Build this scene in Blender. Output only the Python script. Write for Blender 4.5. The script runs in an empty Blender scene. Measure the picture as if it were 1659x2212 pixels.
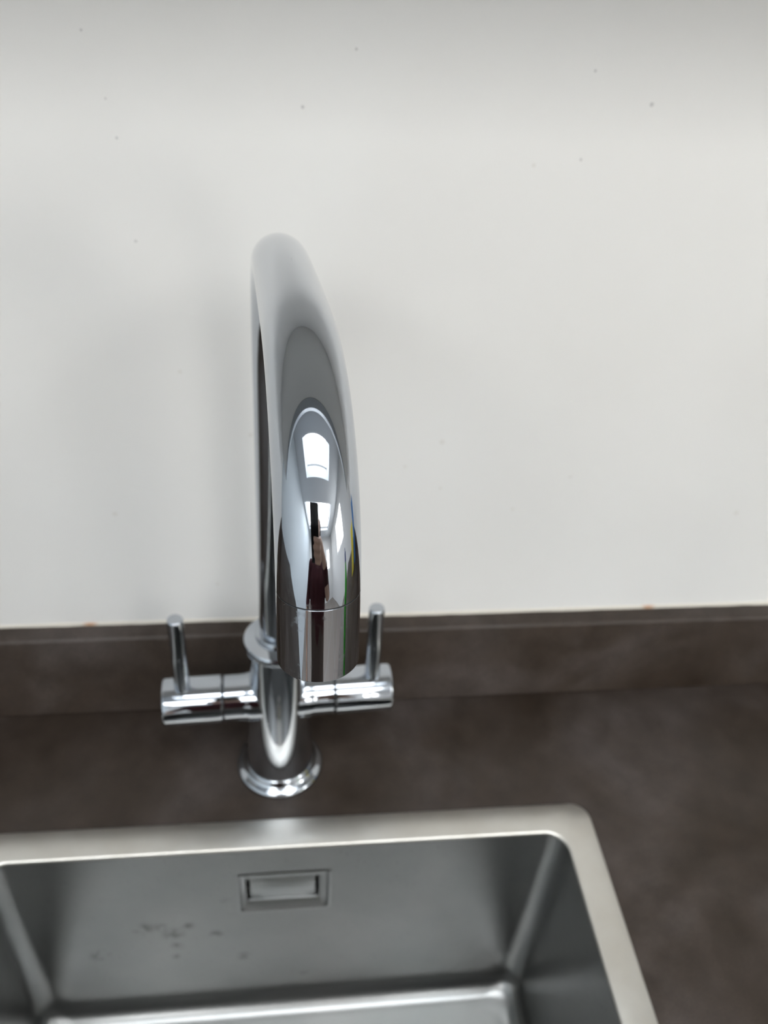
import bpy, bmesh, math, random
from mathutils import Vector, Matrix
S = bpy.context.scene
COL = S.collection
PI = math.pi

# ------------------------------------------------------------------ camera, world, exposure
CAM = Vector((0.06907, -0.42925, 0.49221))
YAW, PIT, ROL, FPX = 0.1573989, 0.6462828, -0.0792999, 1850.68
_cy, _sy, _cp, _sp = math.cos(YAW), math.sin(YAW), math.cos(PIT), math.sin(PIT)
FWD = Vector((_sy*_cp, _cy*_cp, -_sp)); _r = Vector((_cy, -_sy, 0)); _d = FWD.cross(_r)
RIGHT = _r*math.cos(ROL) + _d*math.sin(ROL); DOWN = -_r*math.sin(ROL) + _d*math.cos(ROL)
cd = bpy.data.cameras.new('camera'); cam = bpy.data.objects.new('camera', cd); COL.objects.link(cam)
cd.sensor_fit = 'VERTICAL'; cd.sensor_height = 36; cd.lens = FPX/2212*36
cam.matrix_world = Matrix(((RIGHT.x, -DOWN.x, -FWD.x, CAM.x), (RIGHT.y, -DOWN.y, -FWD.y, CAM.y),
                           (RIGHT.z, -DOWN.z, -FWD.z, CAM.z), (0, 0, 0, 1)))
cd.dof.use_dof = True; cd.dof.focus_distance = 0.215; cd.dof.aperture_fstop = 17
cd.clip_start = 0.005
S.camera = cam

S.view_settings.view_transform = 'Standard'; S.view_settings.look = 'None'
S.view_settings.gamma = 1; S.view_settings.use_curve_mapping = False
S.view_settings.exposure = 1.43

w = bpy.data.worlds.new('sky'); S.world = w; w.use_nodes = True
wn = w.node_tree; wn.nodes.clear()
wo = wn.nodes.new('ShaderNodeOutputWorld'); wb = wn.nodes.new('ShaderNodeBackground')
wb.inputs['Strength'].default_value = 4.2
tc = wn.nodes.new('ShaderNodeTexCoord'); sep = wn.nodes.new('ShaderNodeSeparateXYZ')
rp = wn.nodes.new('ShaderNodeValToRGB')
rp.color_ramp.elements[0].position = 0.0; rp.color_ramp.elements[0].color = (1.0, 0.965, 0.91, 1)
rp.color_ramp.elements[1].position = 0.9; rp.color_ramp.elements[1].color = (0.93, 0.965, 1.0, 1)
wn.links.new(tc.outputs['Generated'], sep.inputs[0]); wn.links.new(sep.outputs['Z'], rp.inputs[0])
wn.links.new(rp.outputs[0], wb.inputs['Color']); wn.links.new(wb.outputs[0], wo.inputs[0])

FLOOR, CEIL = -0.90, 1.50
XL, XR, YB = -1.21, 1.95, -3.30
SKY = (-0.55, 0.90, -1.08, -0.50)        # rooflight x0,x1,y0,y1
SKY2 = (-1.05, 1.30, -2.75, -1.60)       # second, wider rooflight
SHAFT, SHAFT2 = 0.38, 0.15
RWIN = (-2.05, -1.05, 0.45, 1.22)        # window in right wall y0,y1,z0,z1
BWIN = (1.10, 1.60, 0.30, 1.10)         # window in the wall behind the photographer
def portal(name, loc, rot, sx, sy):
    l = bpy.data.lights.new(name, 'AREA'); l.shape = 'RECTANGLE'; l.size = sx; l.size_y = sy
    l.cycles.is_portal = True
    o = bpy.data.objects.new(name, l); COL.objects.link(o); o.location = loc; o.rotation_euler = rot
portal('rooflight_daylight', ((SKY[0]+SKY[1])/2, (SKY[2]+SKY[3])/2, CEIL+SHAFT+0.06), (0, 0, 0), SKY[1]-SKY[0], SKY[3]-SKY[2])
portal('rooflight_daylight', ((SKY2[0]+SKY2[1])/2, (SKY2[2]+SKY2[3])/2, CEIL+SHAFT2+0.06), (0, 0, 0), SKY2[1]-SKY2[0], SKY2[3]-SKY2[2])
portal('window_daylight', (XR+0.12, (RWIN[0]+RWIN[1])/2, (RWIN[2]+RWIN[3])/2), (0, PI/2, 0), RWIN[3]-RWIN[2], RWIN[1]-RWIN[0])
portal('window_daylight', ((BWIN[0]+BWIN[1])/2, YB-0.12, (BWIN[2]+BWIN[3])/2), (PI/2, 0, 0), BWIN[1]-BWIN[0], BWIN[3]-BWIN[2])

# ------------------------------------------------------------------ materials
def mat(name, col, rough=0.5, metal=0.0, spec=0.5):
    m = bpy.data.materials.new(name); m.use_nodes = True
    b = m.node_tree.nodes['Principled BSDF']
    b.inputs['Base Color'].default_value = (*col, 1); b.inputs['Roughness'].default_value = rough
    b.inputs['Metallic'].default_value = metal; b.inputs['Specular IOR Level'].default_value = spec
    return m
class NT:
    """small node builder on a material"""
    def __init__(s, m): s.m = m; s.t = m.node_tree; s.b = s.t.nodes['Principled BSDF']; s.tc = s.t.nodes.new('ShaderNodeTexCoord')
    def n(s, typ, **k):
        o = s.t.nodes.new(typ)
        for a, v in k.items(): setattr(o, a, v)
        return o
    def l(s, a, b): s.t.links.new(a, b)
    def mapping(s, scale=(1, 1, 1), src='Object'):
        mp = s.n('ShaderNodeMapping'); mp.inputs['Scale'].default_value = scale; s.l(s.tc.outputs[src], mp.inputs[0]); return mp.outputs[0]
    def noise(s, scale, detail=3, rough=0.5, vec=None, dist=0.0):
        o = s.n('ShaderNodeTexNoise'); o.inputs['Scale'].default_value = scale; o.inputs['Detail'].default_value = detail
        o.inputs['Roughness'].default_value = rough; o.inputs['Distortion'].default_value = dist
        s.l(vec if vec else s.tc.outputs['Object'], o.inputs['Vector']); return o.outputs['Fac']
    def ramp(s, fac, stops):
        o = s.n('ShaderNodeValToRGB'); e = o.color_ramp.elements
        while len(e) < len(stops): e.new(0.5)
        for i, (p, c) in enumerate(stops):
            e[i].position = p; e[i].color = (*c, 1) if len(c) == 3 else c
        s.l(fac, o.inputs[0]); return o.outputs[0]
    def math(s, op, a, b=None, clamp=False):
        o = s.n('ShaderNodeMath', operation=op, use_clamp=clamp)
        for i, v in enumerate((a, b)):
            if v is None: continue
            if isinstance(v, (int, float)): o.inputs[i].default_value = v
            else: s.l(v, o.inputs[i])
        return o.outputs[0]
    def maprange(s, v, a, b, c, d):
        o = s.n('ShaderNodeMapRange'); s.l(v, o.inputs[0])
        for i, q in enumerate((a, b, c, d)): o.inputs[i+1].default_value = q
        return o.outputs[0]
    def mix(s, fac, a, b):
        o = s.n('ShaderNodeMix', data_type='RGBA')
        for i, v in ((0, fac), (6, a), (7, b)):
            if isinstance(v, (int, float)): o.inputs[i].default_value = v
            elif isinstance(v, tuple): o.inputs[i].default_value = (*v, 1)
            else: s.l(v, o.inputs[i])
        return o.outputs[2]
    def bump(s, h, strength=0.1, dist=0.001):
        o = s.n('ShaderNodeBump'); o.inputs['Strength'].default_value = strength; o.inputs['Distance'].default_value = dist
        s.l(h, o.inputs['Height']); s.l(o.outputs[0], s.b.inputs['Normal'])
    def dist_to(s, p, stretch=(1, 1, 1)):
        mp = s.n('ShaderNodeVectorMath', operation='SUBTRACT'); s.l(s.tc.outputs['Object'], mp.inputs[0]); mp.inputs[1].default_value = p
        m2 = s.n('ShaderNodeVectorMath', operation='MULTIPLY'); s.l(mp.outputs[0], m2.inputs[0]); m2.inputs[1].default_value = stretch
        o = s.n('ShaderNodeVectorMath', operation='LENGTH'); s.l(m2.outputs[0], o.inputs[0]); return o.outputs['Value']

# tap wall: satin off-white board with tiny specks
M_wall = mat('white_wall_paint', (0.80, 0.79, 0.765), 0.42, spec=0.35)
t = NT(M_wall)
specks = [(-0.001, 0.3838, 0.00064, 1), (0.0023, 0.3356, 0.00069, 1), (0.2514, 0.4082, 0.00107, 1), (0.2203, 0.4215, 0.00069, 1), (0.1081, 0.4254, 0.00064, 1), (0.0551, 0.2223, 0.00144, 0), (0.1692, 0.2167, 0.00175, 0), (-0.0284, 0.1662, 0.00168, 0), (0.148, 0.1991, 0.0011, 0), (0.1981, 0.3783, 0.00108, 0), (0.0843, 0.4004, 0.00082, 1), (0.0181, 0.2634, 0.00115, 0), (0.3769, 0.1588, 0.0018, 0), (-0.0106, 0.4272, 0.00059, 1), (-0.0039, 0.4004, 0.00047, 1), (0.1717, 0.1823, 0.00114, 0), (0.221, 0.1649, 0.00119, 0), (0.2216, 0.3818, 0.00073, 1), (0.2547, 0.1901, 0.00117, 0), (0.0301, 0.1066, 0.00116, 0)]
dark = warm = None
for x, z, r, k in specks:
    d = t.maprange(t.dist_to((x, 0, z)), r*0.5, r*1.25, 1, 0)
    if k: dark = d if dark is None else t.math('MAXIMUM', dark, d)
    else: warm = d if warm is None else t.math('MAXIMUM', warm, d)
mott = t.ramp(t.noise(6, 3, 0.5), [(0.3, (0.79, 0.78, 0.755)), (0.7, (0.81, 0.805, 0.785))])
c1 = t.mix(t.math('MULTIPLY', warm, 0.22), mott, (0.50, 0.45, 0.36))
t.l(t.mix(t.math('MULTIPLY', dark, 0.45), c1, (0.22, 0.22, 0.22)), t.b.inputs['Base Color'])
M_plain = mat('white_emulsion', (0.67, 0.665, 0.655), 0.7)
M_pale = mat('pale_blue_emulsion', (0.60, 0.66, 0.70), 0.6)
M_ceil = mat('ceiling_paint', (0.62, 0.65, 0.68), 0.8)
M_unit = mat('white_laminate', (0.82, 0.82, 0.80), 0.4)
M_front = mat('blue_grey_laminate', (0.40, 0.43, 0.46), 0.5)
M_floor = mat('brown_floor_tile', (0.42, 0.43, 0.44), 0.4)
t = NT(M_floor)
bk = t.n('ShaderNodeTexBrick'); bk.offset = 0; bk.inputs['Scale'].default_value = 1.0
bk.inputs['Color1'].default_value = (0.20, 0.17, 0.15, 1); bk.inputs['Color2'].default_value = (0.17, 0.145, 0.125, 1)
bk.inputs['Mortar'].default_value = (0.25, 0.25, 0.25, 1); bk.inputs['Mortar Size'].default_value = 0.006
bk.inputs['Brick Width'].default_value = 0.45; bk.inputs['Row Height'].default_value = 0.45
t.l(t.tc.outputs['Object'], bk.inputs['Vector']); t.l(bk.outputs['Color'], t.b.inputs['Base Color'])

def laminate(name, off, k):
    m = mat(name, (0.06, 0.045, 0.036), 0.42, spec=0.32)
    t = NT(m)
    mp = t.n('ShaderNodeMapping'); mp.inputs['Location'].default_value = off; t.l(t.tc.outputs['Object'], mp.inputs[0])
    a = t.noise(9, 4, 0.55, vec=mp.outputs[0], dist=0.4); b = t.noise(55, 5, 0.6, vec=mp.outputs[0]); c = t.noise(900, 2, 0.6)
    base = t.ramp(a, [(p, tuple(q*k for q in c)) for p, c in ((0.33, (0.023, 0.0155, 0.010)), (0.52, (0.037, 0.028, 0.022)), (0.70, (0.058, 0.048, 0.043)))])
    mo = t.ramp(b, [(0.3, (0.80, 0.78, 0.76)), (0.7, (1.22, 1.2, 1.2))])
    mu = t.n('ShaderNodeMix', data_type='RGBA', blend_type='MULTIPLY'); mu.inputs[0].default_value = 1
    t.l(base, mu.inputs[6]); t.l(mo, mu.inputs[7])
    fi = t.ramp(c, [(0.35, (0.82, 0.82, 0.82)), (0.66, (1.22, 1.22, 1.22))])
    mv = t.n('ShaderNodeMix', data_type='RGBA', blend_type='MULTIPLY'); mv.inputs[0].default_value = 1
    t.l(mu.outputs[2], mv.inputs[6]); t.l(fi, mv.inputs[7]); t.l(mv.outputs[2], t.b.inputs['Base Color'])
    t.l(t.maprange(b, 0.3, 0.7, 0.36, 0.50), t.b.inputs['Roughness'])
    t.bump(c, 0.25, 0.0003)
    return m
M_top = laminate('brown_stone_laminate', (0, 0, 0), 1.0)
M_up = laminate('brown_stone_laminate_strip_lit', (3.1, 1.7, 0.4), 1.22)  # shifted pattern, base brightened to paint in front light on the upstand face

M_chrome = mat('polished_chrome', (0.52, 0.55, 0.59), 0.035, 1.0)
t = NT(M_chrome)
sp = t.noise(520, 3, 0.6); pt = t.noise(60, 3, 0.6)
spm = t.math('MULTIPLY', t.maprange(sp, 0.58, 0.70, 0, 1), t.maprange(pt, 0.56, 0.68, 0, 1))
t.l(t.maprange(spm, 0, 1, 0.03, 0.16), t.b.inputs['Roughness'])
M_chrome2 = mat('water_spotted_chrome', (0.52, 0.55, 0.59), 0.035, 1.0)
t = NT(M_chrome2)
sp = t.noise(420, 4, 0.65); pt = t.noise(70, 4, 0.6)
spm = t.math('MULTIPLY', t.maprange(sp, 0.50, 0.62, 0, 1), t.maprange(pt, 0.50, 0.60, 0, 1))
t.l(t.maprange(spm, 0, 1, 0.03, 0.22), t.b.inputs['Roughness'])
M_dark = mat('black_rubber_gap', (0.01, 0.01, 0.01), 0.6)
M_seal = mat('cream_sealant', (0.70, 0.66, 0.58), 0.5)
M_steel = mat('brushed_stainless_rim', (0.60, 0.58, 0.54), 0.34, 1.0)
t = NT(M_steel)
n1 = t.noise(60, 4, 0.6, vec=t.mapping((4, 60, 60)))
t.l(t.maprange(n1, 0.3, 0.7, 0.38, 0.48), t.b.inputs['Roughness']); t.bump(n1, 0.05, 0.0004)
n2 = t.noise(25, 3, 0.6)
t.l(t.ramp(n2, [(0.35, (0.70, 0.67, 0.61)), (0.7, (0.78, 0.76, 0.71))]), t.b.inputs['Base Color'])
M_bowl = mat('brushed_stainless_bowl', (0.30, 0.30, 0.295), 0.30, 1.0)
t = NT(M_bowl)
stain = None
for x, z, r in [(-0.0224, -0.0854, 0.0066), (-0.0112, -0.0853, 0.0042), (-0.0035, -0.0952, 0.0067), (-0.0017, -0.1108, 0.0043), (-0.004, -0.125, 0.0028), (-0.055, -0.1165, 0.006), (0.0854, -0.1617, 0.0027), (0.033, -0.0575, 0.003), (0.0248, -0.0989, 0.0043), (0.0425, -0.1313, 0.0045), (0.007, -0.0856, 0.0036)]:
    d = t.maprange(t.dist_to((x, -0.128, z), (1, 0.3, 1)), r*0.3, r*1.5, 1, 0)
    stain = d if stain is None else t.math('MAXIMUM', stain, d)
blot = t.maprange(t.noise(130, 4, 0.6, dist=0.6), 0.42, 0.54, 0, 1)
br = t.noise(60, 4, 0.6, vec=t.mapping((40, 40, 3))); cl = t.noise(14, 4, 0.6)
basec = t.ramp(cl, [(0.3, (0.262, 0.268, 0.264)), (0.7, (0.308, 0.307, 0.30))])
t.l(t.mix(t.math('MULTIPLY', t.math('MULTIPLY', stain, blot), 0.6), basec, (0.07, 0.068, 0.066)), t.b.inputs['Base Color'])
t.l(t.maprange(br, 0.3, 0.7, 0.27, 0.35), t.b.inputs['Roughness']); t.bump(br, 0.04, 0.0004)
M_glass = bpy.data.materials.new('window_glass'); M_glass.use_nodes = True
g = M_glass.node_tree; g.nodes.clear(); go = g.nodes.new('ShaderNodeOutputMaterial'); gm = g.nodes.new('ShaderNodeMixShader')
gt = g.nodes.new('ShaderNodeBsdfTransparent'); gg = g.nodes.new('ShaderNodeBsdfGlossy'); gg.inputs['Roughness'].default_value = 0.0
gm.inputs[0].default_value = 0.05
g.links.new(gt.outputs[0], gm.inputs[1]); g.links.new(gg.outputs[0], gm.inputs[2]); g.links.new(gm.outputs[0], go.inputs[0])
M_frame = mat('white_window_frame', (0.80, 0.80, 0.80), 0.35)

# ------------------------------------------------------------------ helpers
def link(name, bm, m, parent=None, smooth=False, angle=40):
    me = bpy.data.meshes.new(name); bm.normal_update(); bm.to_mesh(me); bm.free()
    for k in (m if isinstance(m, (list, tuple)) else [m]): me.materials.append(k)
    if smooth:
        me.polygons.foreach_set('use_smooth', [True]*len(me.polygons)); me.set_sharp_from_angle(angle=math.radians(angle))
    o = bpy.data.objects.new(name, me); COL.objects.link(o)
    if parent: o.parent = parent
    return o
def box(bm, x0, x1, y0, y1, z0, z1, bev=0, seg=2):
    r = bmesh.ops.create_cube(bm, size=1, matrix=Matrix.Translation(((x0+x1)/2, (y0+y1)/2, (z0+z1)/2)) @ Matrix.Diagonal((x1-x0, y1-y0, z1-z0, 1)))
    if bev:
        es = list({e for v in r['verts'] for e in v.link_edges})
        bmesh.ops.bevel(bm, geom=es, offset=bev, segments=seg, profile=0.5, affect='EDGES')
def boxobj(name, b, m, parent=None, bev=0):
    bm = bmesh.new(); box(bm, *b, bev=bev); return link(name, bm, m, parent, smooth=bev > 0, angle=30)
def lathe(bm, prof, n=96, M=Matrix.Identity(4)):
    rings = []
    for r, z in prof:
        if r < 1e-7: rings.append([bm.verts.new(M @ Vector((0, 0, z)))])
        else: rings.append([bm.verts.new(M @ Vector((r*math.cos(2*PI*k/n), r*math.sin(2*PI*k/n), z))) for k in range(n)])
    for a, b in zip(rings[:-1], rings[1:]):
        for k in range(n):
            q = (k+1) % n
            if len(a) == 1 and len(b) == 1: continue
            if len(a) == 1: bm.faces.new((a[0], b[q], b[k]))
            elif len(b) == 1: bm.faces.new((a[k], a[q], b[0]))
            else: bm.faces.new((a[k], a[q], b[q], b[k]))
def sweep(bm, pts, rad, n=64, side=None, cap0=True, cap1=True):
    rings = []
    N = len(pts)
    for i, p in enumerate(pts):
        T = (pts[min(i+1, N-1)] - pts[max(i-1, 0)]).normalized()
        sd = side if side is not None else T.orthogonal().normalized()
        sd = (sd - T*sd.dot(T)).normalized(); up = sd.cross(T)
        r = rad[i] if isinstance(rad, (list, tuple)) else rad
        rings.append([bm.verts.new(p + r*(sd*math.cos(2*PI*k/n) + up*math.sin(2*PI*k/n))) for k in range(n)])
    for a, b in zip(rings[:-1], rings[1:]):
        for k in range(n): bm.faces.new((a[k], b[k], b[(k+1) % n], a[(k+1) % n]))
    if cap0: bm.faces.new(rings[0])
    if cap1: bm.faces.new(rings[-1][::-1])
    return rings
def empty(name, loc=(0, 0, 0), rz=0):
    o = bpy.data.objects.new(name, None); COL.objects.link(o); o.location = loc; o.rotation_euler = (0, 0, rz); o.empty_display_size = 0.02; return o
def tag(o, label, cat, group=None):
    o['label'] = label; o['category'] = cat
    if group: o['group'] = group
    return o
def struct(o): o['kind'] = 'structure'; return o
def rrect(x0, x1, y0, y1, r, n=8, xs=(), ys=()):
    """rounded rectangle outline, ccw, extra vertices at xs on the back side (y1)"""
    P = []
    for cx, cy, a0 in ((x1-r, y1-r, 0), (x0+r, y1-r, PI/2), (x0+r, y0+r, PI), (x1-r, y0+r, 3*PI/2)):
        for k in range(n+1):
            a = a0 + PI/2*k/n; P.append((cx+r*math.cos(a), cy+r*math.sin(a)))
        if a0 == 0:
            for x in sorted(xs, reverse=True): P.append((x, y1))
    return P

# ------------------------------------------------------------------ room shell
def wall_with_hole(name, axis, pos, th, a0, a1, z0, z1, hole, m):
    bm = bmesh.new(); h0, h1, hz0, hz1 = hole
    for (p, q, r, s) in ((a0, h0, z0, z1), (h1, a1, z0, z1), (h0, h1, z0, hz0), (h0, h1, hz1, z1)):
        if q-p < 1e-4 or s-r < 1e-4: continue
        if axis == 'x': box(bm, min(pos, pos+th), max(pos, pos+th), p, q, r, s)
        elif axis == 'y': box(bm, p, q, min(pos, pos+th), max(pos, pos+th), r, s)
        else: box(bm, p, q, r, s, min(pos, pos+th), max(pos, pos+th))
    return struct(link(name, bm, m))
struct(boxobj('wall_back', (XL-0.1, XR+0.1, 0, 0.12, FLOOR, CEIL), M_wall))
struct(boxobj('wall_left', (XL-0.1, XL, YB-0.1, 0, FLOOR, CEIL), M_pale))
wall_with_hole('wall_right', 'x', XR, 0.1, YB-0.1, 0, FLOOR, CEIL, RWIN, M_plain)
wall_with_hole('wall_front', 'y', YB, -0.1, XL-0.1, XR+0.1, FLOOR, CEIL, BWIN, M_plain)
struct(boxobj('floor', (XL-0.1, XR+0.1, YB-0.1, 0.12, FLOOR-0.1, FLOOR), M_floor))
# ceiling with rooflight shaft
bm = bmesh.new()
for b in ((XL-0.1, SKY[0], SKY[2], SKY[3]), (SKY[1], XR+0.1, SKY[2], SKY[3]), (XL-0.1, XR+0.1, SKY[3], 0.12),
          (XL-0.1, XR+0.1, SKY2[3], SKY[2]), (XL-0.1, SKY2[0], SKY2[2], SKY2[3]), (SKY2[1], XR+0.1, SKY2[2], SKY2[3]), (XL-0.1, XR+0.1, YB-0.1, SKY2[2])):
    box(bm, *b, CEIL, CEIL+0.1)
for k, sh in ((SKY, SHAFT), (SKY2, SHAFT2)):
    for b in ((k[0]-0.03, k[0], k[2]-0.03, k[3]+0.03), (k[1], k[1]+0.03, k[2]-0.03, k[3]+0.03), (k[0], k[1], k[2]-0.03, k[2]), (k[0], k[1], k[3], k[3]+0.03)):
        box(bm, *b, CEIL+0.1, CEIL+sh)
struct(link('ceiling', bm, M_ceil))
def frame_window(name, c, u, v, n, wdt, hgt, fw=0.05, bars=0):
    """u, v in-plane axes, n normal; one structure with frame and pane children"""
    M = Matrix((( u[0], v[0], n[0], c[0]), (u[1], v[1], n[1], c[1]), (u[2], v[2], n[2], c[2]), (0, 0, 0, 1)))
    root = empty(name); struct(root); root.matrix_world = M
    bm = bmesh.new(); W, H = wdt/2, hgt/2
    box(bm, -W, W, H-fw, H, -0.03, 0.03); box(bm, -W, W, -H, -H+fw, -0.03, 0.03)
    box(bm, -W, -W+fw, -H+fw, H-fw, -0.03, 0.03); box(bm, W-fw, W, -H+fw, H-fw, -0.03, 0.03)
    for k in range(bars):
        x = -W + wdt*(k+1)/(bars+1); box(bm, x-fw/2, x+fw/2, -H+fw, H-fw, -0.03, 0.03)
    link('window_frame', bm, M_frame, root)
    bm = bmesh.new(); box(bm, -W+fw, W-fw, -H+fw, H-fw, -0.003, 0.003); link('window_pane', bm, M_glass, root)
frame_window('window_1', ((SKY[0]+SKY[1])/2, (SKY[2]+SKY[3])/2, CEIL+SHAFT-0.03), (1, 0, 0), (0, 1, 0), (0, 0, 1), SKY[1]-SKY[0], SKY[3]-SKY[2], 0.03)
frame_window('window_4', ((SKY2[0]+SKY2[1])/2, (SKY2[2]+SKY2[3])/2, CEIL+SHAFT2-0.03), (1, 0, 0), (0, 1, 0), (0, 0, 1), SKY2[1]-SKY2[0], SKY2[3]-SKY2[2], 0.05, 1)
frame_window('window_2', (XR+0.05, (RWIN[0]+RWIN[1])/2, (RWIN[2]+RWIN[3])/2), (0, 1, 0), (0, 0, 1), (1, 0, 0), RWIN[1]-RWIN[0], RWIN[3]-RWIN[2], 0.05, 1)
frame_window('window_3', ((BWIN[0]+BWIN[1])/2, YB-0.05, (BWIN[2]+BWIN[3])/2), (-1, 0, 0), (0, 0, 1), (0, 1, 0), BWIN[1]-BWIN[0], BWIN[3]-BWIN[2], 0.07, 1)

# ------------------------------------------------------------------ wall cupboard above the frame
wc = tag(empty('wall_cupboard', (0.25, 0, 0.566)), 'wide wall cupboard with blue-grey doors fixed to the wall above the tap and sink', 'cupboard')
boxobj('carcass', (-1.25, 1.25, -0.235, 0, 0, 0.932), M_unit, wc)
for k in range(4):
    x0 = -1.25+0.625*k
    boxobj('door', (x0+0.002, x0+0.623, -0.255, -0.2355, -0.002, 0.932), M_front, wc, bev=0.001)

# ------------------------------------------------------------------ worktop, upstand, sealant
UT, UH = 0.0148, 0.0740
SR = -0.008077
hx0, hx1, hy0, hy1 = -0.116, 0.262, -0.520, -0.119
bm = bmesh.new()
WX0, WX1, WY0 = -1.20, 1.50, -0.62
P4 = [(WX0, WY0), (WX1, WY0), (WX1, -0.0005), (WX0, -0.0005)]; H4 = [(hx0, hy0), (hx1, hy0), (hx1, hy1), (hx0, hy1)]
def vv(p, z): return bm.verts.new((p[0], p[1], z))
ot = [vv(p, 0) for p in P4]; ob = [vv(p, -0.038) for p in P4]; it = [vv(p, 0) for p in H4]; ib = [vv(p, -0.038) for p in H4]
for k in range(4):
    q = (k+1) % 4
    bm.faces.new((ot[k], ot[q], it[q], it[k])); bm.faces.new((ob[q], ob[k], ib[k], ib[q]))
    bm.faces.new((ob[k], ob[q], ot[q], ot[k])); bm.faces.new((it[k], it[q], ib[q], ib[k]))
tag(link('worktop', bm, M_top), 'dark brown stone-effect laminate worktop running under the tap and around the sink', 'worktop')
# upstand: extruded profile with rounded front top edge
bm = bmesh.new()
rr = 0.0035; prof = [(-0.0003, 0.0002), (-0.0003, UH)]
for k in range(9):
    a = PI/2 + PI/2*k/8; prof.append((-UT+rr+rr*math.cos(a), UH-rr+rr*math.sin(a)))
prof += [(-UT, 0.0016), (-UT+0.0005, 0.0011), (-UT+0.0022, 0.0010), (-UT+0.0022, 0.0002)]
A = [bm.verts.new((WX0, y, z)) for y, z in prof]; B = [bm.verts.new((WX1, y, z)) for y, z in prof]
for k in range(len(prof)):
    q = (k+1) % len(prof); bm.faces.new((A[k], A[q], B[q], B[k]))
bm.faces.new(A[::-1]); bm.faces.new(B)
bmesh.ops.recalc_face_normals(bm, faces=bm.faces)
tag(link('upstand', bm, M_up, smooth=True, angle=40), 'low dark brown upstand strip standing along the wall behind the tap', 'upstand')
# sealant bead
bm = bmesh.new(); random.seed(4)
pts = [Vector((x/100, -0.0006, UH+0.0002)) for x in range(int(WX0*100), int(WX1*100)+1)]
sweep(bm, pts, [0.0013+random.uniform(-.0002, .0003) for _ in pts], 8)
struct(link('trim_1', bm, M_seal, smooth=True))
t = NT(M_seal)
m1 = None
for x in (-0.0555, 0.336):
    d = t.maprange(t.dist_to((x, 0, UH)), 0.002, 0.006, 0.75, 0.0)
    m1 = d if m1 is None else t.math('MAXIMUM', m1, d)
t.l(t.mix(m1, (0.70, 0.66, 0.58), (0.50, 0.24, 0.10)), t.b.inputs['Base Color'])

# ------------------------------------------------------------------ base cabinet
bc = tag(empty('base_cabinet', (0.15, 0, FLOOR)), 'white base cabinet standing under the brown worktop and sink', 'cabinet')
bm = bmesh.new()
for b in ((-1.34, -1.32), (1.32, 1.34)): box(bm, *b, -0.585, -0.02, 0.1, -0.0385-FLOOR)
box(bm, -1.32, 1.32, -0.585, -0.02, 0.1, 0.12); box(bm, -1.32, 1.32, -0.55, -0.53, 0, 0.1)
link('carcass', bm, M_unit, bc)
for k in range(4):
    x0 = -1.34+0.67*k
    boxobj('door', (x0+0.002, x0+0.668, -0.604, -0.586, 0.105, -0.042-FLOOR), M_unit, bc, bev=0.001)

# ------------------------------------------------------------------ sink
sk = tag(empty('kitchen_sink', (0, 0, 0), SR), 'square stainless steel sink set into the brown worktop in front of the tap', 'sink')
ox0, ox1, oy0, oy1 = -0.1275, 0.2723, -0.540, -0.1077
ix0, ix1, iy0, iy1 = ox0+0.0203, ox1-0.0201, oy0+0.0201, oy1-0.0201
# overflow opening on the back wall of the bowl (x0,x1,z0,z1)
V0, V1, VZ0, VZ1 = 0.0425, 0.1010, -0.0722, -0.0283
nseg = 10
def loop_pts(d, r): return rrect(ix0+d, ix1-d, iy0+d, iy1-d, r, nseg, xs=(V0, V1))
def ringv(bm, P, z): return [bm.verts.new((x, y, z)) for x, y in P]
def bridge(bm, a, b, skip=()):
    n = len(a)
    for k in range(n):
        if k in skip: continue
        q = (k+1) % n; bm.faces.new((a[k], a[q], b[q], b[k]))
bm = bmesh.new()
RH = 0.0014
def outer_pts(d, r):
    return rrect(ox0+d, ox1-d, oy0+d, oy1-d, r, nseg, xs=(V0, V1))
R0 = ringv(bm, outer_pts(0, 0.0125), 0.0000); R1 = ringv(bm, outer_pts(0.0001, 0.0124), RH-0.0004); R2 = ringv(bm, outer_pts(0.0005, 0.012), RH)
bridge(bm, R0, R1); bridge(bm, R1, R2)
prev = R2
for d, z in ((-0.0012, RH), (-0.0006, RH-0.0001), (-0.0001, RH-0.0005), (0.0002, RH-0.0011), (0.0003, RH-0.002)):
    R = ringv(bm, loop_pts(d, 0.0140), z); bridge(bm, prev, R); prev = R
bmesh.ops.recalc_face_normals(bm, faces=bm.faces)
for f in bm.faces:
    pass
link('rim', bm, M_steel, sk, smooth=True, angle=50)
bm = bmesh.new()
DEPTH = -0.200; fr_ = 0.016
lv = [(0.0003, RH-0.002), (0.0003, VZ1), (0.0003, VZ0), (0.0012, -0.12), (0.002, DEPTH+fr_)]
prev = None; iskip = nseg+1    # the face span between the two extra vertices on the back side
for i, (d, z) in enumerate(lv):
    R = ringv(bm, loop_pts(d, 0.0140), z)
    if prev: bridge(bm, prev, R, skip=(iskip,) if i == 2 else ())
    prev = R
for k in range(1, 9):
    a = PI/2*k/8
    R = ringv(bm, loop_pts(0.002+fr_*(1-math.cos(a)), 0.0140+0.004*k/8), DEPTH+fr_-fr_*math.sin(a)); bridge(bm, prev, R); prev = R
# bottom slopes gently to the waste
bcx, bcy = (ix0+ix1)/2, (iy0+iy1)/2 - 0.02
m_ = len(prev); ring = []
for v in prev:
    dv = Vector((v.co.x-bcx, v.co.y-bcy, 0)).normalized(); ring.append(bm.verts.new((bcx+dv.x*0.046, bcy+dv.y*0.046, DEPTH-0.004)))
bridge(bm, prev, ring)
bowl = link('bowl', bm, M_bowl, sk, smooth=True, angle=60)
YW = iy1-0.0003
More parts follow.
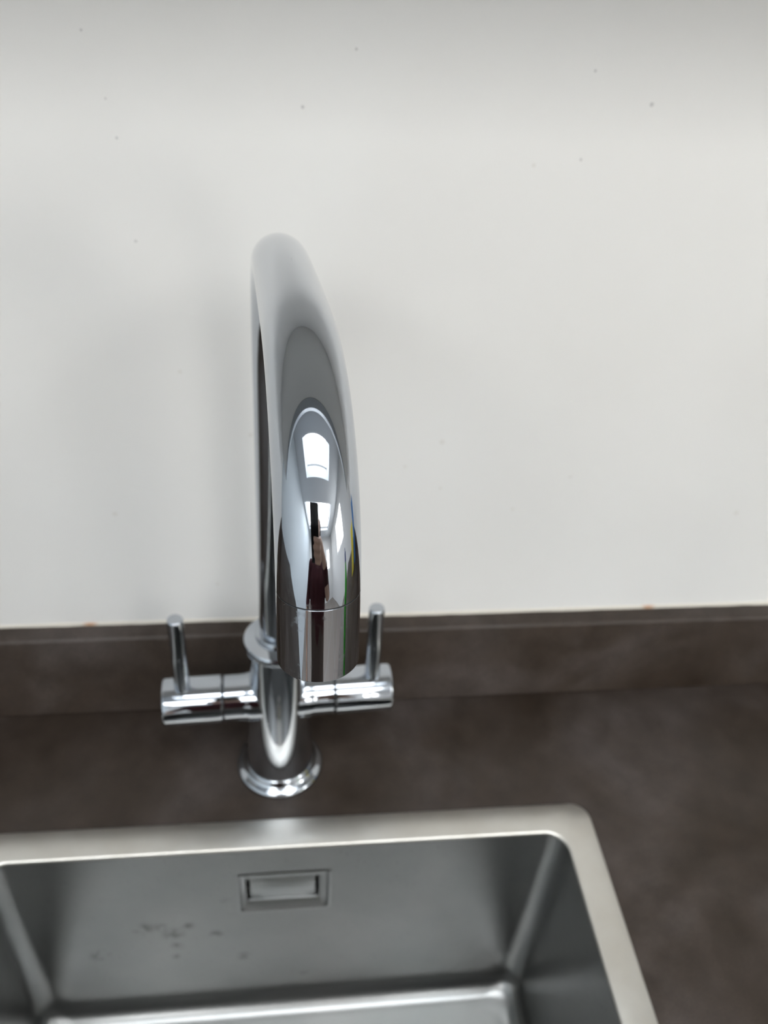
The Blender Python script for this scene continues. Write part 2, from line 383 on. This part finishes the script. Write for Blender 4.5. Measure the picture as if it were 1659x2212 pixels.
# overflow: pressed frame, dark slot and plate
def rect_ring(bm, x0, x1, z0, z1, y, r=0.0012, n=4): return [bm.verts.new((px, y, pz)) for px, pz in rrect(x0, x1, z0, z1, r, n)]
bm = bmesh.new()
seq = [(-0.0015, -0.0003, 0.003), (0.0, -0.0006, 0.002), (0.0008, 0.0001, 0.0018), (0.0016, 0.0008, 0.0015), (0.0042, 0.0010, 0.001), (0.0047, 0.0018, 0.0006), (0.0048, 0.010, 0.0005)]
prev = None
for i, (d, y, r) in enumerate(seq):
    dz = d*1.6 if d > 0.003 else d
    R = rect_ring(bm, V0+d, V1-d*1.4 if d > .003 else V1-d, VZ0+dz*1.55 if d > .003 else VZ0+dz, VZ1-dz*0.9 if d > .003 else VZ1-dz, YW+y, r)
    if prev: bridge(bm, prev, R)
    prev = R
bm.faces.new(prev).material_index = 1
bmesh.ops.recalc_face_normals(bm, faces=bm.faces)
of = link('overflow', bm, [M_bowl, M_dark], sk, smooth=True, angle=35)
bm = bmesh.new()
box(bm, V0+0.0067, V1-0.0090, YW+0.0022, YW+0.0034, VZ0+0.0118, VZ1-0.0072, bev=0.0005)
box(bm, V0+0.0050, V1-0.0068, YW+0.0006, YW+0.0034, VZ0+0.0105, VZ0+0.0122, bev=0.0006)
link('overflow_plate', bm, M_bowl, of, smooth=True, angle=40)
bm = bmesh.new()
lathe(bm, [(0.0475, DEPTH-0.0045), (0.0475, DEPTH-0.0025), (0.044, DEPTH-0.002), (0.040, DEPTH-0.006), (0.038, DEPTH-0.02), (0.0, DEPTH-0.022)], 48, Matrix.Translation((bcx, bcy, 0)))
link('waste_strainer', bm, M_steel, sk, smooth=True)

# ------------------------------------------------------------------ mixer tap
TX, TY, PHI = 0.06909, -0.06520, 0.038567
tap = tag(empty('mixer_tap', (TX, TY, 0), PHI), 'tall chrome swan-neck mixer tap with two lever handles behind the sink', 'tap')
def smoothprof(P): return P
bm = bmesh.new()
lathe(bm, [(0.0, 0.0002), (0.0274, 0.0002), (0.0283, 0.0006), (0.0286, 0.0018), (0.0284, 0.0032), (0.0277, 0.0042), (0.0268, 0.0048),
           (0.0252, 0.0056), (0.0240, 0.0066), (0.0232, 0.0080), (0.0227, 0.0096), (0.0220, 0.0102), (0.0, 0.0102)])
link('base_flange', bm, M_chrome, tap, smooth=True, angle=35)
bm = bmesh.new()
lathe(bm, [(0.0, 0.0098), (0.0220, 0.0098), (0.0220, 0.012), (0.0215, 0.020), (0.0168, 0.1170), (0.0, 0.1170)])
link('body', bm, M_chrome, tap, smooth=True, angle=35)
bm = bmesh.new()
lathe(bm, [(0.0, 0.1168), (0.0195, 0.1168), (0.0204, 0.1174), (0.0206, 0.1188), (0.0203, 0.1212), (0.0196, 0.1222), (0.0150, 0.1232), (0.0132, 0.1236), (0.0130, 0.1262), (0.0124, 0.1270), (0.0, 0.1270)])
link('collar', bm, M_chrome, tap, smooth=True, angle=35)

# spout: vertical pipe, then a bend laid out by its curvature along the length
TH = 0.04472
ST, SZ1, SL, SK = 0.28190, 0.29324, 0.0212, [11.2335, 11.976, 11.8095, 0.60, 0.60, 19.1232, 27.97]
RT = 0.01002
c_, s_ = math.cos(-PHI), math.sin(-PHI)
dw = Vector((math.sin(TH), -math.cos(TH), 0)); dl_ = Vector((dw.x*c_-dw.y*s_, dw.x*s_+dw.y*c_, 0)); side = Vector((-dl_.y, dl_.x, 0))
pts, rad = [], []
for k in range(24):
    z = 0.1268+(SZ1-0.1268)*k/24; pts.append(Vector((0, 0, z))); rad.append(0.0108+(RT-0.0108)*k/24)
NN = 220; a = 0.0; p = Vector((0, 0, SZ1)); ds = ST/NN
def kap(s):
    u = s/ST*6; i = min(int(u), 5); f = u-i; f = f*f*(3-2*f)*0.35+f*0.65; return SK[i]*(1-f)+SK[i+1]*f
pts.append(p.copy()); rad.append(RT)
for k in range(NN):
    am = a+kap((k+0.5)*ds)*ds/2; a += kap((k+0.5)*ds)*ds
    p = p+(Vector((0, 0, 1))*math.cos(am)+dl_*math.sin(am))*ds; pts.append(p.copy()); rad.append(RT)
T = Vector((0, 0, 1))*math.cos(a)+dl_*math.sin(a); seam = p.copy()
bm = bmesh.new()
tail = [seam]
pts2, rad2 = pts+[seam+T*0.00001, seam+T*0.0010], rad+[RT-0.0006, RT-0.0006]
sweep(bm, pts2, rad2, 96, side=side)
link('spout', bm, M_chrome, tap, smooth=True, angle=35)
up = side.cross(T)
MT = Matrix(((side.x, up.x, T.x, seam.x), (side.y, up.y, T.y, seam.y), (side.z, up.z, T.z, seam.z), (0, 0, 0, 1)))
bm = bmesh.new()
lathe(bm, [(RT-0.0012, 0.00024), (RT-0.00002, 0.00024), (RT, 0.00026), (RT, SL-0.0006), (RT-0.0004, SL-0.0001), (RT-0.0012, SL), (RT-0.0016, SL-0.0006), (RT-0.0016, SL-0.006)], 96, MT)
bmesh.ops.recalc_face_normals(bm, faces=bm.faces)
aer = link('aerator_sleeve', bm, M_chrome2, tap, smooth=True, angle=35)
bm = bmesh.new(); lathe(bm, [(RT-0.0007, -0.00002), (RT-0.00022, -0.00002), (RT-0.00022, 0.00028), (RT-0.0007, 0.00028)], 64, MT)
link('seam_ring', bm, M_dark, aer)
bm = bmesh.new(); lathe(bm, [(0.0, SL-0.004), (RT-0.0017, SL-0.004)], 48, MT); lathe(bm, [(0.0, SL-0.0039), (0.0035, SL-0.0039), (0.0035, SL-0.0025), (0, SL-0.0025)], 24, MT)
link('aerator_mesh', bm, M_dark, aer)

ZH = 0.0710; RV = 0.0152
for sg in (-1, 1):
    MX = Matrix.Translation((0, 0, ZH)) @ Matrix.Rotation(sg*PI/2, 4, 'Y')
    bm = bmesh.new()
    lathe(bm, [(0.0, 0.010), (0.0158, 0.010), (0.0156, 0.0185), (0.0150, 0.0205), (0.0147, 0.024), (0.0147, 0.0335), (0.0142, 0.0340), (0.0, 0.0340)], 80, MX)
    link('valve_arm', bm, M_chrome, tap, smooth=True, angle=35)
    bm = bmesh.new(); lathe(bm, [(0.0, 0.0338), (0.0139, 0.0338), (0.0139, 0.0352), (0.0, 0.0352)], 64, MX)
    link('gasket_ring', bm, M_dark, tap, smooth=True, angle=35)
    bm = bmesh.new()
    lathe(bm, [(0.0, 0.0350), (RV-0.0005, 0.0350), (RV, 0.0355), (RV, 0.0694), (RV-0.0003, 0.0703), (RV-0.0010, 0.0709), (RV-0.002, 0.07105), (0.0, 0.0711)], 80, MX)
    hd = link('handle', bm, M_chrome, tap, smooth=True, angle=35)
    LX = sg*0.05833; y0 = -0.00205; y1 = y0+0.00101
    a0 = Vector((LX, y0, ZH+0.010)); a1 = Vector((LX, y1, 0.1424)); ax = (a1-a0).normalized(); L = (a1-a0).length
    q = ax.orthogonal().normalized(); q2 = ax.cross(q)
    ML = Matrix(((q.x, q2.x, ax.x, a0.x), (q.y, q2.y, ax.y, a0.y), (q.z, q2.z, ax.z, a0.z), (0, 0, 0, 1)))
    bm = bmesh.new()
    lathe(bm, [(0.0, 0.0), (0.0047, 0.0), (0.0047, L-0.0012), (0.0045, L-0.0006), (0.0041, L-0.0001), (0.0036, L), (0, L)], 48, ML)
    link('lever', bm, M_chrome, hd, smooth=True, angle=50)

# ------------------------------------------------------------------ things beside the frame, seen mirrored in the chrome
bt = tag(empty('soap_bottle', (0.50, -0.45, 0)), 'slim green plastic bottle with a dark blue cap on the worktop right of the sink', 'bottle')
M_green = mat('green_plastic', (0.06, 0.42, 0.05), 0.3); M_blue = mat('dark_blue_plastic', (0.01, 0.04, 0.20), 0.3)
M_yellow = mat('yellow_card', (0.80, 0.66, 0.08), 0.6); M_lblue = mat('blue_card', (0.05, 0.22, 0.55), 0.6)
bm = bmesh.new(); lathe(bm, [(0, 0), (0.020, 0), (0.023, 0.004), (0.023, 0.20), (0.021, 0.23), (0.012, 0.27), (0.011, 0.29), (0, 0.29)], 40)
link('bottle_body', bm, M_green, bt, smooth=True)
bm = bmesh.new(); lathe(bm, [(0.0, 0.290), (0.013, 0.290), (0.013, 0.325), (0.006, 0.33), (0.005, 0.345), (0, 0.345)], 32)
link('bottle_cap', bm, M_blue, bt, smooth=True)
o = boxobj('yellow_packet', (-0.02, 0.02, -0.05, 0.05, 0, 0.27), M_yellow, bev=0.003); o.location = (0.88, -0.24, 0)
tag(o, 'yellow card packet standing on the worktop near the wall', 'packet')
o = boxobj('blue_packet', (-0.02, 0.02, -0.035, 0.035, 0, 0.33), M_lblue, bev=0.003); o.location = (0.90, -0.12, 0)
tag(o, 'blue card packet standing on the worktop against the wall', 'packet')

# ------------------------------------------------------------------ photographer holding the phone, mirrored in the spout
M_skin = mat('skin', (0.56, 0.36, 0.27), 0.5); M_jump = mat('dark_red_knit', (0.05, 0.008, 0.011), 0.9); M_jean = mat('brown_cotton', (0.075, 0.052, 0.042), 0.9)
M_hair = mat('brown_hair', (0.03, 0.018, 0.012), 0.6); M_phone = mat('black_phone', (0.01, 0.01, 0.012), 0.15)
def chains(name, C, m, parent, sub=2):
    """C = chains of (point, radius); a chain may start with an index of an earlier vertex. Builds one welded tapering surface."""
    V, E, R = [], [], []
    for ch in C:
        prev = None
        for q in ch:
            if isinstance(q, int): prev = q; continue
            V.append(Vector(q[0])); R.append(q[1]); i = len(V)-1
            if prev is not None: E.append((prev, i))
            prev = i
    # metaball-free union: remeshed capsules give one continuous skin
    bm = bmesh.new()
    for a, b in E:
        A, B, ra, rb = V[a], V[b], R[a], R[b]; L = (B-A).length; n = max(3, int(L/(0.35*min(ra, rb))))
        n = min(n, 14); P = [A.lerp(B, k/n) for k in range(n+1)]; RR = [ra+(rb-ra)*k/n for k in range(n+1)]
        sweep(bm, P, RR, 14)
    for v, r in zip(V, R): bmesh.ops.create_icosphere(bm, subdivisions=2, radius=r, matrix=Matrix.Translation(v))
    o = link(name, bm, m, parent)
    md = o.modifiers.new('remesh', 'REMESH'); md.mode = 'VOXEL'; md.voxel_size = sub; md.use_smooth_shade = True
    ms = o.modifiers.new('smooth', 'SMOOTH'); ms.factor = 0.6; ms.iterations = 4
    return o
per = tag(empty('person', (0.03, -0.92, FLOOR)), 'person in a dark red jumper and brown trousers holding up a phone', 'person')
o_ = Vector((0.03, -0.92, FLOOR))
def W(x, y, z): return Vector((x, y, z)) - o_
def PH(r, d, f): return CAM + RIGHT*r + DOWN*d + FWD*f - o_
wr = PH(0.075, 0.150, -0.035); pm = PH(0.040, 0.105, -0.022)
# bare head, neck and hands in one continuous surface with the forearm
fing = []
for i, (d, L) in enumerate(((0.070, 0.062), (0.090, 0.068), (0.110, 0.064), (0.128, 0.052))):
    fing.append([(PH(0.042, 0.105+(d-0.1)*0.5, -0.020), 0.013), (PH(0.026, d, -0.010), 0.0095), (PH(0.019, d, 0.004), 0.0085), (PH(0.019-L*0.5, d-0.004, 0.007), 0.008), (PH(0.019-L*0.8, d-0.006, 0.0065), 0.007)])
thumb = [(PH(0.045, 0.125, -0.028), 0.014), (PH(0.020, 0.112, -0.030), 0.011), (PH(-0.004, 0.092, -0.026), 0.010), (PH(-0.018, 0.078, -0.024), 0.008)]
chains('arm_and_hand', [[(W(0.25, -0.78, 0.20), 0.042), (wr.lerp(W(0.25, -0.78, 0.20), 0.45), 0.036), (wr, 0.025), (pm, 0.020)]] + [[(wr, 0.022), f[0]] + f[1:] for f in fing] + [[(wr, 0.02)] + thumb], M_skin, per, 0.004)
chains('left_hand', [[(W(-0.24, -0.84, 0.05), 0.026), (W(-0.245, -0.82, -0.02), 0.024), (W(-0.24, -0.81, -0.06), 0.02)]]
       + [[(W(-0.24, -0.80+0.02*k-0.04, -0.06), 0.011), (W(-0.242, -0.79+0.018*k-0.04, -0.10), 0.009), (W(-0.232, -0.785+0.016*k-0.04, -0.13-0.006*(k in (1, 2))), 0.0075)] for k in range(4)]
       + [[(W(-0.235, -0.80, -0.02), 0.014), (W(-0.215, -0.765, -0.05), 0.010), (W(-0.21, -0.755, -0.08), 0.008)]], M_skin, per, 0.004)
chains('head', [[(W(0.03, -0.93, 0.44), 0.062), (W(0.03, -0.90, 0.54), 0.056), (W(0.03, -0.875, 0.66), 0.086), (W(0.03, -0.885, 0.70), 0.088)],
                [(W(0.03, -0.86, 0.60), 0.055), (W(0.03, -0.825, 0.575), 0.034)], [(W(0.03, -0.80, 0.65), 0.012), (W(0.03, -0.778, 0.625), 0.013)],
                [(W(0.03, -0.80, 0.592), 0.012), (W(0.03, -0.795, 0.592), 0.012)],
                [(W(-0.058, -0.88, 0.64), 0.012), (W(-0.062, -0.885, 0.665), 0.014)], [(W(0.118, -0.88, 0.64), 0.012), (W(0.122, -0.885, 0.665), 0.014)]], M_skin, per, 0.006)
for sx in (-1, 1):
    bm = bmesh.new(); bmesh.ops.create_uvsphere(bm, u_segments=16, v_segments=10, radius=0.012, matrix=Matrix.Translation(W(0.03+sx*0.032, -0.803, 0.668)))
    link('eye', bm, M_hair, per, smooth=True)
chains('hair', [[(W(0.03, -0.92, 0.60), 0.075), (W(0.03, -0.915, 0.68), 0.090), (W(0.03, -0.895, 0.735), 0.080)], [(W(-0.04, -0.91, 0.58), 0.035), (W(-0.045, -0.90, 0.70), 0.045)], [(W(0.10, -0.91, 0.58), 0.035), (W(0.105, -0.90, 0.70), 0.045)]], M_hair, per, 0.008)
chains('jumper', [[(W(0.03, -0.93, 0.10), 0.130), (W(0.03, -0.93, 0.14), 0.125), (W(0.03, -0.93, 0.32), 0.130), (W(0.03, -0.93, 0.42), 0.085)],
                  [(W(-0.055, -0.93, 0.10), 0.115), (W(-0.05, -0.93, 0.30), 0.12)], [(W(0.115, -0.93, 0.10), 0.115), (W(0.11, -0.93, 0.30), 0.12)],
                  [(W(0.10, -0.93, 0.36), 0.085), (W(0.205, -0.92, 0.375), 0.072), (W(0.27, -0.84, 0.19), 0.056), (wr.lerp(W(0.25, -0.78, 0.20), 0.12), 0.038)],
                  [(W(-0.04, -0.93, 0.36), 0.085), (W(-0.145, -0.92, 0.375), 0.072), (W(-0.225, -0.93, 0.17), 0.056), (W(-0.24, -0.86, 0.07), 0.042)]], M_jump, per, 0.009)
chains('trousers', [[(W(-0.03, -0.93, -0.10), 0.125), (W(0.09, -0.93, -0.10), 0.125)], [(W(-0.03, -0.93, 0.02), 0.120), (W(0.09, -0.93, 0.02), 0.120)],
                 [(W(-0.05, -0.93, -0.14), 0.105), (W(-0.06, -0.93, -0.45), 0.072), (W(-0.065, -0.95, -0.83), 0.052)],
                 [(W(0.11, -0.93, -0.14), 0.105), (W(0.12, -0.93, -0.45), 0.072), (W(0.125, -0.95, -0.83), 0.052)]], M_jean, per, 0.010)
for sx in (-0.065, 0.125):
    chains('shoe', [[(W(sx, -0.97, -0.855), 0.042), (W(sx, -0.90, -0.86), 0.038), (W(sx, -0.79, -0.868), 0.030)]], M_hair, per, 0.008)
# phone, its back just behind the viewpoint
bm = bmesh.new(); box(bm, -0.060, 0.012, -0.012, 0.135, -0.0130, -0.0050, bev=0.0035)
ph = link('phone', bm, M_phone, smooth=True, angle=40)
ph.matrix_world = Matrix(((RIGHT.x, DOWN.x, FWD.x, CAM.x), (RIGHT.y, DOWN.y, FWD.y, CAM.y), (RIGHT.z, DOWN.z, FWD.z, CAM.z), (0, 0, 0, 1)))
tag(ph, 'black phone held in the hand of the person in the dark red jumper', 'phone')
